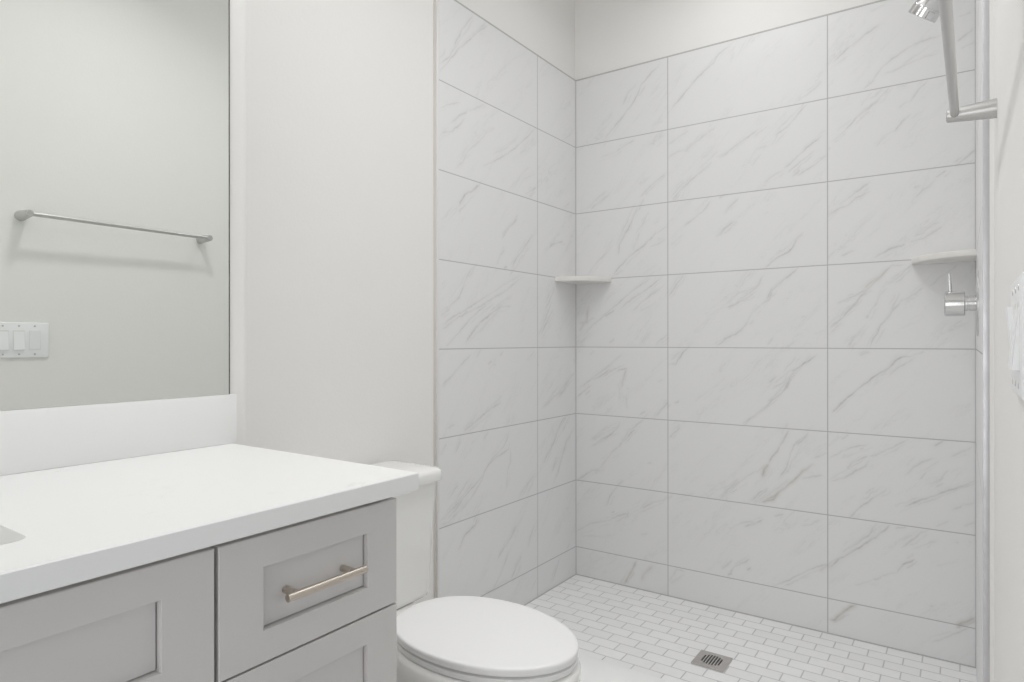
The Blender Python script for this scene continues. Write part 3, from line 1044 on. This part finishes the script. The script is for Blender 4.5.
# ------------------------------------------------------------------ shower valve
vy, vz = 2.116, 1.160
t = thing('shower_valve', 'chrome shower mixer valve with lever on the right tiled wall', 'shower valve', (XTR, vy, vz))
bm = bmesh.new()
lathe(bm, (XTR, vy, vz), (-1, 0, 0), [(0, 0), (0, 0.0875), (0.003, 0.0875), (0.0055, 0.085), (0.0065, 0.078), (0.007, 0.0)], 56)
obj('escutcheon', bm, M['chrome'], t, 35)
bm = bmesh.new()
lathe(bm, (XTR - 0.006, vy, vz), (-1, 0, 0), [(0, 0), (0, 0.021), (0.014, 0.021), (0.0145, 0.019), (0.017, 0.019), (0.0175, 0.021), (0.024, 0.021), (0.024, 0)], 36)
obj('stem', bm, M['chrome'], t, 35)
bm = bmesh.new()
lathe(bm, (0.002, vy, vz), (-1, 0, 0), [(0, 0), (0, 0.032), (0.002, 0.034), (0.043, 0.034), (0.046, 0.031), (0.046, 0)], 44)
obj('valve_body', bm, M['chrome'], t, 35)
bm = bmesh.new()
rod(bm, (-0.031, vy, vz + 0.030), (-0.033, vy, vz + 0.082), 0.0044, 0.0015)
obj('lever', bm, M['chrome'], t, 35)

# ------------------------------------------------------------------ shower head
t = thing('wall_mounted_shower', 'chrome shower head angled down over the tiled shower', 'shower head', (XTR, vy, 2.075))
fc = Vector((-0.097, vy, 1.952))
ax = Vector((0.581, -0.285, 0.759)).normalized()
bm = bmesh.new()
lathe(bm, fc, ax, [(0.004, 0), (0.004, 0.033), (0, 0.036), (0.001, 0.0385), (0.022, 0.0385), (0.0225, 0.037), (0.025, 0.037), (0.0255, 0.0375),
                   (0.030, 0.0365), (0.046, 0.027), (0.060, 0.0185), (0.066, 0.016), (0.068, 0.0)], 48)
hd = obj('shower_head', bm, M['chrome'], t, 35)
bm = bmesh.new()
u_, v_, _d = frame_from(ax)
dirs = Vector((0.62, -0.78, -0.1)).normalized()
side = (dirs - ax * dirs.dot(ax)).normalized()
tan = ax.cross(side).normalized()
loop0, loop1 = [], []
for s1, s2 in ((-1, -1), (1, -1), (1, 1), (-1, 1)):
    loop0.append(fc + side * 0.036 + tan * 0.009 * s1 + ax * (0.011 + 0.010 * s2))
    loop1.append(fc + side * 0.0435 + tan * 0.007 * s1 + ax * (0.011 + 0.008 * s2))
loft(bm, [loop0, loop1])
obj('spray_tab', bm, M['chrome'], hd)
bm = bmesh.new()
lathe(bm, fc + ax * 0.002, ax, [(0, 0), (0, 0.0325), (0.002, 0.0325), (0.002, 0)], 40)
obj('spray_face', bm, M['steel'], hd)
bm = bmesh.new()
j = fc + ax * 0.066
pts = [j]
p0, p1, p2 = j, j + ax * 0.035, Vector((XTR - 0.002, vy, 2.082))
for k in range(1, 13):
    s = k / 12
    pts.append(p0 * (1 - s) ** 2 + p1 * 2 * s * (1 - s) + p2 * s * s)
tube(bm, pts, 0.0105)
obj('shower_arm', bm, M['chrome'], t, 50)
bm = bmesh.new()
lathe(bm, (XTR, vy, 2.082), (-1, 0, 0), [(0, 0), (0, 0.028), (0.003, 0.028), (0.010, 0.016), (0.010, 0)], 36)
obj('flange', bm, M['chrome'], t, 35)

# ------------------------------------------------------------------ towel bar on the right wall
BY0, BY1, BZ = 0.862, 1.500, 1.491
t = thing('towel_bar', 'satin nickel towel bar on round posts on the right wall', 'towel bar', (XR, (BY0 + BY1) / 2, BZ))
bm = bmesh.new()
rod(bm, (-0.0205, BY0, BZ), (-0.0145, BY1, BZ), 0.0074, 0.001, 32)
obj('bar', bm, M['satin'], t, 35)
for yy in (BY0, BY1):
    bm = bmesh.new()
    tip = -0.028 if yy == BY1 else -0.034
    lathe(bm, (XR, yy, BZ), (-1, 0, 0), [(0, 0), (0, 0.0178), (0.004, 0.0178), (XR - tip - 0.0015, 0.0122), (XR - tip, 0.0107), (XR - tip, 0)], 40)
    obj('post', bm, M['satin'], t, 35)

# ------------------------------------------------------------------ light switches on the right wall
SY1, SZ = 0.944, 1.064
SY0 = SY1 - 0.176
t = thing('switch_plate', 'white wall plate with three rocker switches on the right wall', 'light switch', (XR, (SY0 + SY1) / 2, SZ))
bm = bmesh.new()
box(bm, XR - 0.006, XR, SY0, SY1, SZ - 0.0605, SZ + 0.0605, 0.0025, 3)
obj('plate', bm, M['switch'], t, 40)
for k in range(3):
    yc = (SY0 + SY1) / 2 + (k - 1) * 0.046
    bm = bmesh.new()
    box(bm, XR - 0.0065, XR - 0.004, yc - 0.0175, yc + 0.0175, SZ - 0.0345, SZ + 0.0345, 0.0004, 1)
    fr_ = obj('switch_frame', bm, M['baseboard'], t)
    bm = bmesh.new()
    ti = 1 if k < 2 else -1
    vs = []
    for (yy, zz, xx) in ((yc - 0.0155, SZ - 0.0325, -0.0062 - 0.0058 * (ti > 0)), (yc + 0.0155, SZ - 0.0325, -0.0062 - 0.0058 * (ti > 0)),
                         (yc + 0.0155, SZ + 0.0325, -0.0062 - 0.0058 * (ti < 0)), (yc - 0.0155, SZ + 0.0325, -0.0062 - 0.0058 * (ti < 0))):
        vs.append(Vector((XR + xx, yy, zz)))
    loft(bm, [[Vector((XR - 0.006, v.y, v.z)) for v in vs], vs])
    obj('rocker', bm, M['switch'], fr_)
    for s in (-1, 1):
        bm = bmesh.new()
        lathe(bm, (XR - 0.0055, yc, SZ + s * 0.0485), (-1, 0, 0), [(0, 0), (0, 0.0035), (0.001, 0.003), (0.0012, 0)], 16)
        obj('screw', bm, M['steel'], t)

# ------------------------------------------------------------------ vanity
ZC = 0.840
XC = -0.751          # counter front
VY0, VY1 = -0.72, 0.803
XF = -0.772          # door and drawer faces
t = thing('vanity_cabinet', 'grey shaker bathroom vanity cabinet with bar-pull drawers under white countertop', 'cabinet', (-1.05, 0.04, 0.0))
bm = bmesh.new()
CY0, CY1 = -0.695, 0.775
box(bm, XL + 0.003, XF - 0.021, CY0, CY0 + 0.018, 0.0, 0.8095)
box(bm, XL + 0.003, XF - 0.021, CY1 - 0.018, CY1, 0.0, 0.8095)
box(bm, XL + 0.003, XF - 0.021, CY0 + 0.018, CY1 - 0.018, 0.09, 0.108, mat=1)
box(bm, XL + 0.003, XL + 0.012, CY0 + 0.018, CY1 - 0.018, 0.108, 0.8095, mat=1)
box(bm, XF - 0.09, XF - 0.072, CY0 + 0.018, CY1 - 0.018, 0.0, 0.09)
for yy in (-0.374, 0.4565):
    box(bm, XL + 0.012, XF - 0.021, yy - 0.009, yy + 0.009, 0.108, 0.8095, mat=1)
box(bm, XF - 0.039, XF - 0.021, CY0 + 0.018, CY1 - 0.018, 0.775, 0.8095, mat=1)
box(bm, XF - 0.030, XF - 0.021, CY0 + 0.018, CY1 - 0.018, 0.108, 0.775, mat=1)
obj('carcass', bm, [M['cabinet'], M['cabinet_dark']], t)


def shaker(name, y0, y1, z0, z1, stile, rail):
    bm = bmesh.new()

    def rect(x, i, a, c):
        return [Vector((x, y0 + i + a, z0 + i + c)), Vector((x, y1 - i - a, z0 + i + c)), Vector((x, y1 - i - a, z1 - i - c)), Vector((x, y0 + i + a, z1 - i - c))]
    loft(bm, [rect(XF - 0.0195, 0, 0, 0), rect(XF - 0.0012, 0, 0, 0), rect(XF, 0.0012, 0, 0), rect(XF, 0, stile, rail),
              rect(XF - 0.0005, 0, stile + 0.0005, rail + 0.0005), rect(XF - 0.0140, 0, stile + 0.0008, rail + 0.0008),
              rect(XF - 0.0140, 0, stile + 0.0026, rail + 0.0026), rect(XF - 0.0090, 0, stile + 0.0028, rail + 0.0028)])
    return obj(name, bm, M['cabinet'], t)


def pull(parent, y0, y1, z0, z1, xb=-0.750):
    bm = bmesh.new()
    if y1 - y0 > z1 - z0:
        rod(bm, (xb, y0, z0), (xb, y1, z0), 0.0058, 0.0006, 28)
        m = (y1 - y0 - 0.102) / 2
        for yy in (y0 + m, y1 - m):
            rod(bm, (XF - 0.0094, yy, z0), (xb, yy, z0), 0.0056, 0.0004, 20)
    else:
        rod(bm, (xb, y0, z0), (xb, y0, z1), 0.0055, 0.0006, 28)
        m = (z1 - z0 - 0.096) / 2
        for zz in (z0 + m, z1 - m):
            rod(bm, (XF - 0.0002, y0, zz), (xb, y0, zz), 0.0042, 0.0004, 20)
    return obj('handle', bm, M['nickel'], parent, 35)


for (a, b_) in ((0.4600, 0.7735), (-0.6925, -0.3765)):
    zs = [(0.628, 0.7995), (0.366, 0.625), (0.112, 0.363)]
    for (za, zb) in zs:
        d_ = shaker('drawer', a, b_, za, zb, 0.0635, 0.0425)
        pull(d_, (a + b_) / 2 - 0.0715, (a + b_) / 2 + 0.0685, (za + zb) / 2 - 0.0015, (za + zb) / 2 - 0.0015)
shaker('false_front', -0.3715, 0.4545, 0.628, 0.7995, 0.0655, 0.0425)
for (a, b_, hy) in ((-0.3715, 0.0400, 0.010), (0.0430, 0.4545, 0.073)):
    d_ = shaker('door', a, b_, 0.112, 0.625, 0.0645, 0.0645)
    pull(d_, hy, hy, 0.45, 0.59)

# countertop with the sink cut-out and its backsplash
SKX0, SKX1, SKY0, SKY1, SKR = -1.175, -0.853, -0.205, 0.287, 0.020
bm = bmesh.new()


def rrect(x0, x1, y0, y1, r, z, n=8):
    out = []
    for (cx_, cy_, a0) in ((x1 - r, y1 - r, 0), (x0 + r, y1 - r, 90), (x0 + r, y0 + r, 180), (x1 - r, y0 + r, 270)):
        for k in range(n + 1):
            a = math.radians(a0 + 90 * k / n)
            out.append(Vector((cx_ + r * math.cos(a), cy_ + r * math.sin(a), z)))
    return out


XCB = XL + 0.001


def outer(inset, z, ref):
    """rectangle outline with as many points as ref, so the ring to the sink hole is clean"""
    x0, x1, y0, y1 = XCB, XC - inset, VY0 + inset, VY1 - inset
    n = len(ref) // 4
    cs = [(x1, y1), (x0, y1), (x0, y0), (x1, y0)]
    out = []
    hx, hy = (SKX0 + SKX1) / 2, (SKY0 + SKY1) / 2
    for q in range(4):
        for k in range(n):
            out.append(Vector((cs[q][0], cs[q][1], z)))
    return out


def slab_with_hole(bm, z0, z1):
    hole_t = rrect(SKX0, SKX1, SKY0, SKY1, SKR, z1)
    hole_b = rrect(SKX0, SKX1, SKY0, SKY1, SKR, z0)
    ht = [bm.verts.new(p) for p in hole_t]
    hb = [bm.verts.new(p) for p in hole_b]
    n = len(ht)
    q = n // 4
    for k in range(n):
        bm.faces.new((ht[k], ht[(k + 1) % n], hb[(k + 1) % n], hb[k]))

    def outline(i, z):
        return [bm.verts.new((x, y, z)) for x, y in ((XC - i, VY1 - i), (XCB, VY1 - i), (XCB, VY0 + i), (XC - i, VY0 + i))]
    e = 0.002
    ot, o1, o2, ob = outline(e, z1), outline(0, z1 - e), outline(0, z0 + e), outline(e, z0)
    for a, b2 in ((ot, o1), (o1, o2), (o2, ob)):
        for k in range(4):
            bm.faces.new((a[k], a[(k + 1) % 4], b2[(k + 1) % 4], b2[k]))
    for oo, hh in ((ot, ht), (ob, hb)):
        for k in range(4):
            seg = hh[k * q:(k + 1) * q]
            for m_ in range(len(seg) - 1):
                bm.faces.new((oo[k], seg[m_], seg[m_ + 1]))
            nxt = hh[((k + 1) * q) % n]
            bm.faces.new((oo[k], seg[-1], nxt, oo[(k + 1) % 4]))


slab_with_hole(bm, ZC - 0.030, ZC)
ct = obj('countertop', bm, M['quartz'], None)
tag(ct, 'white quartz countertop with backsplash on the grey vanity', 'countertop')
obj('backsplash', boxes((XL, XL + 0.019, VY0, VY1 + 0.008, ZC, ZC + 0.105), bev=0.0015), M['quartz'], ct, 40)

# undermount sink
bm = bmesh.new()
zt = ZC - 0.0301
o_ = 0.004
lps = [rrect(SKX0 - 0.02, SKX1 + 0.02, SKY0 - 0.02, SKY1 + 0.02, SKR + 0.02, zt),
       rrect(SKX0 - o_, SKX1 + o_, SKY0 - o_, SKY1 + o_, SKR, zt),
       rrect(SKX0 + 0.002, SKX1 - 0.002, SKY0 + 0.002, SKY1 - 0.002, SKR, zt - 0.02),
       rrect(SKX0 + 0.012, SKX1 - 0.012, SKY0 + 0.012, SKY1 - 0.012, SKR + 0.01, zt - 0.10),
       rrect(SKX0 + 0.045, SKX1 - 0.045, SKY0 + 0.045, SKY1 - 0.045, SKR + 0.02, zt - 0.128),
       rrect(SKX0 + 0.13, SKX1 - 0.13, SKY0 + 0.2, SKY1 - 0.2, SKR, zt - 0.135)]
outs = [rrect(SKX0 + 0.13, SKX1 - 0.13, SKY0 + 0.2, SKY1 - 0.2, SKR, zt - 0.147),
        rrect(SKX0 + 0.035, SKX1 - 0.035, SKY0 + 0.035, SKY1 - 0.035, SKR + 0.02, zt - 0.140),
        rrect(SKX0 - 0.002, SKX1 + 0.002, SKY0 - 0.002, SKY1 + 0.002, SKR + 0.01, zt - 0.10),
        rrect(SKX0 - 0.02, SKX1 + 0.02, SKY0 - 0.02, SKY1 + 0.02, SKR + 0.02, zt - 0.012)]
loft(bm, lps, cap0=False, cap1=True)
loft(bm, [lps[0]] + outs[::-1], cap0=False, cap1=True)
bmesh.ops.remove_doubles(bm, verts=bm.verts, dist=1e-6)
sk = obj('sink', bm, M['porcelain'], None, 40)
tag(sk, 'white rectangular undermount sink basin set in the white countertop', 'sink')

# ------------------------------------------------------------------ mirror
MY0, MY1, MZ0, MZ1 = -0.70, 0.803, ZC + 0.1055, 2.02
mi = obj('wall_mirror', boxes((XL + 0.0005, XL + 0.006, MY0, MY1 - 0.003, MZ0, MZ1)), M['mirror'])
obj('dark_edge', boxes((XL + 0.0005, XL + 0.006, MY1 - 0.003, MY1, MZ0, MZ1)), M['mirror_edge'], mi)
tag(mi, 'large frameless mirror on the wall above the white backsplash', 'mirror')

# ------------------------------------------------------------------ toilet
TY = 1.183
t = thing('toilet', 'white toilet with closed lid between the vanity and the shower', 'toilet', (-1.05, TY, 0.0))


def egg(scale, z, cx=-0.908, af=0.237, ab=0.222, hw=0.163, ef=1.92, eb=2.25, n=72, grow=0.0, ymul=1.0):
    out = []
    for k in range(n):
        a = 2 * math.pi * k / n
        c, s = math.cos(a), math.sin(a)
        e = ef if c >= 0 else eb
        A = (af if c >= 0 else ab) * scale + grow
        r = (abs(c) ** e + abs(s) ** e) ** (-1 / e)
        out.append(Vector((cx + A * r * c, TY + (hw * scale * ymul + grow) * r * s, z)))
    return out


# bowl and pedestal
bm = bmesh.new()
loft(bm, [egg(0.60, 0.0, cx=-0.99, ab=0.40, ymul=0.95), egg(0.60, 0.02, cx=-0.99, ab=0.40, ymul=0.95), egg(0.58, 0.08, cx=-0.985, ab=0.40, ymul=0.92),
          egg(0.66, 0.16, cx=-0.965, ab=0.36, ymul=0.92), egg(0.82, 0.23, cx=-0.935, ab=0.30), egg(0.95, 0.29, cx=-0.913, ab=0.26),
          egg(1.0, 0.33, grow=0.004), egg(1.0, 0.352, grow=0.005), egg(1.0, 0.360, grow=0.001), egg(0.97, 0.363)])
for lp in ([rrect(-1.40, -1.06, TY - 0.085, TY + 0.085, 0.05, z) for z in (0.0, 0.20)] +
           [],):
    loft(bm, [lp[0], lp[1], rrect(-1.425, -1.04, TY - 0.13, TY + 0.13, 0.05, 0.27), rrect(-1.43, -1.03, TY - 0.155, TY + 0.155, 0.05, 0.312),
              rrect(-1.428, -1.032, TY - 0.153, TY + 0.153, 0.05, 0.327), rrect(-1.42, -1.04, TY - 0.145, TY + 0.145, 0.05, 0.331)])
obj('bowl', bm, M['porcelain'], t, 50)

# seat ring, lid
bm = bmesh.new()
loft(bm, [egg(1.0, 0.3645, grow=-0.008), egg(1.0, 0.3660, grow=-0.004), egg(1.0, 0.378, grow=-0.003), egg(1.0, 0.380, grow=-0.008), egg(0.62, 0.380),
          egg(0.60, 0.372), egg(0.62, 0.3645)], cap0=False, cap1=False)
rg = bm.verts[:]
bmesh.ops.bridge_loops(bm, edges=[e for e in bm.edges if e.is_boundary])
obj('seat', bm, M['seat_plastic'], t, 50)
bm = bmesh.new()
loft(bm, [egg(0.96, 0.3835), egg(1.0, 0.3835, grow=-0.004), egg(1.0, 0.3850, grow=-0.001), egg(1.0, 0.3950), egg(1.0, 0.3990, grow=-0.0008), egg(1.0, 0.4008, grow=-0.0028),
          egg(0.95, 0.4016), egg(0.75, 0.4030), egg(0.4, 0.4042), egg(0.1, 0.4045)])
obj('lid', bm, M['seat_plastic'], t, 50)
for s in (-1, 1):
    bm = bmesh.new()
    rod(bm, (-1.118, TY + s * 0.07 - 0.022, 0.378), (-1.118, TY + s * 0.07 + 0.022, 0.378), 0.011, 0.002, 24)
    box(bm, -1.128, -1.108, TY + s * 0.07 - 0.014, TY + s * 0.07 + 0.014, 0.330, 0.372, 0.002)
    obj('hinge', bm, M['seat_plastic'], t, 40)


# tank
def tank_loop(hw, xb, xf, r, z):
    return rrect(xb, xf, TY - hw, TY + hw, r, z, 8)


bm = bmesh.new()
loft(bm, [tank_loop(0.206, -1.425, -1.262, 0.025, 0.3315), tank_loop(0.213, -1.430, -1.256, 0.028, 0.337), tank_loop(0.216, -1.432, -1.253, 0.030, 0.350),
          tank_loop(0.231, -1.436, -1.243, 0.031, 0.600), tank_loop(0.2345, -1.438, -1.240, 0.032, 0.6588)])
obj('tank', bm, M['porcelain'], t, 50)
bm = bmesh.new()
loft(bm, [tank_loop(0.236, -1.440, -1.236, 0.030, 0.6592), tank_loop(0.2425, -1.444, -1.229, 0.031, 0.661), tank_loop(0.2445, -1.446, -1.2265, 0.032, 0.665), tank_loop(0.2445, -1.446, -1.2265, 0.032, 0.684),
          tank_loop(0.2425, -1.444, -1.229, 0.032, 0.6915), tank_loop(0.236, -1.440, -1.237, 0.032, 0.6965), tank_loop(0.21, -1.42, -1.262, 0.03, 0.6998), tank_loop(0.10, -1.37, -1.32, 0.02, 0.7012)])
obj('tank_lid', bm, M['porcelain'], t, 60)
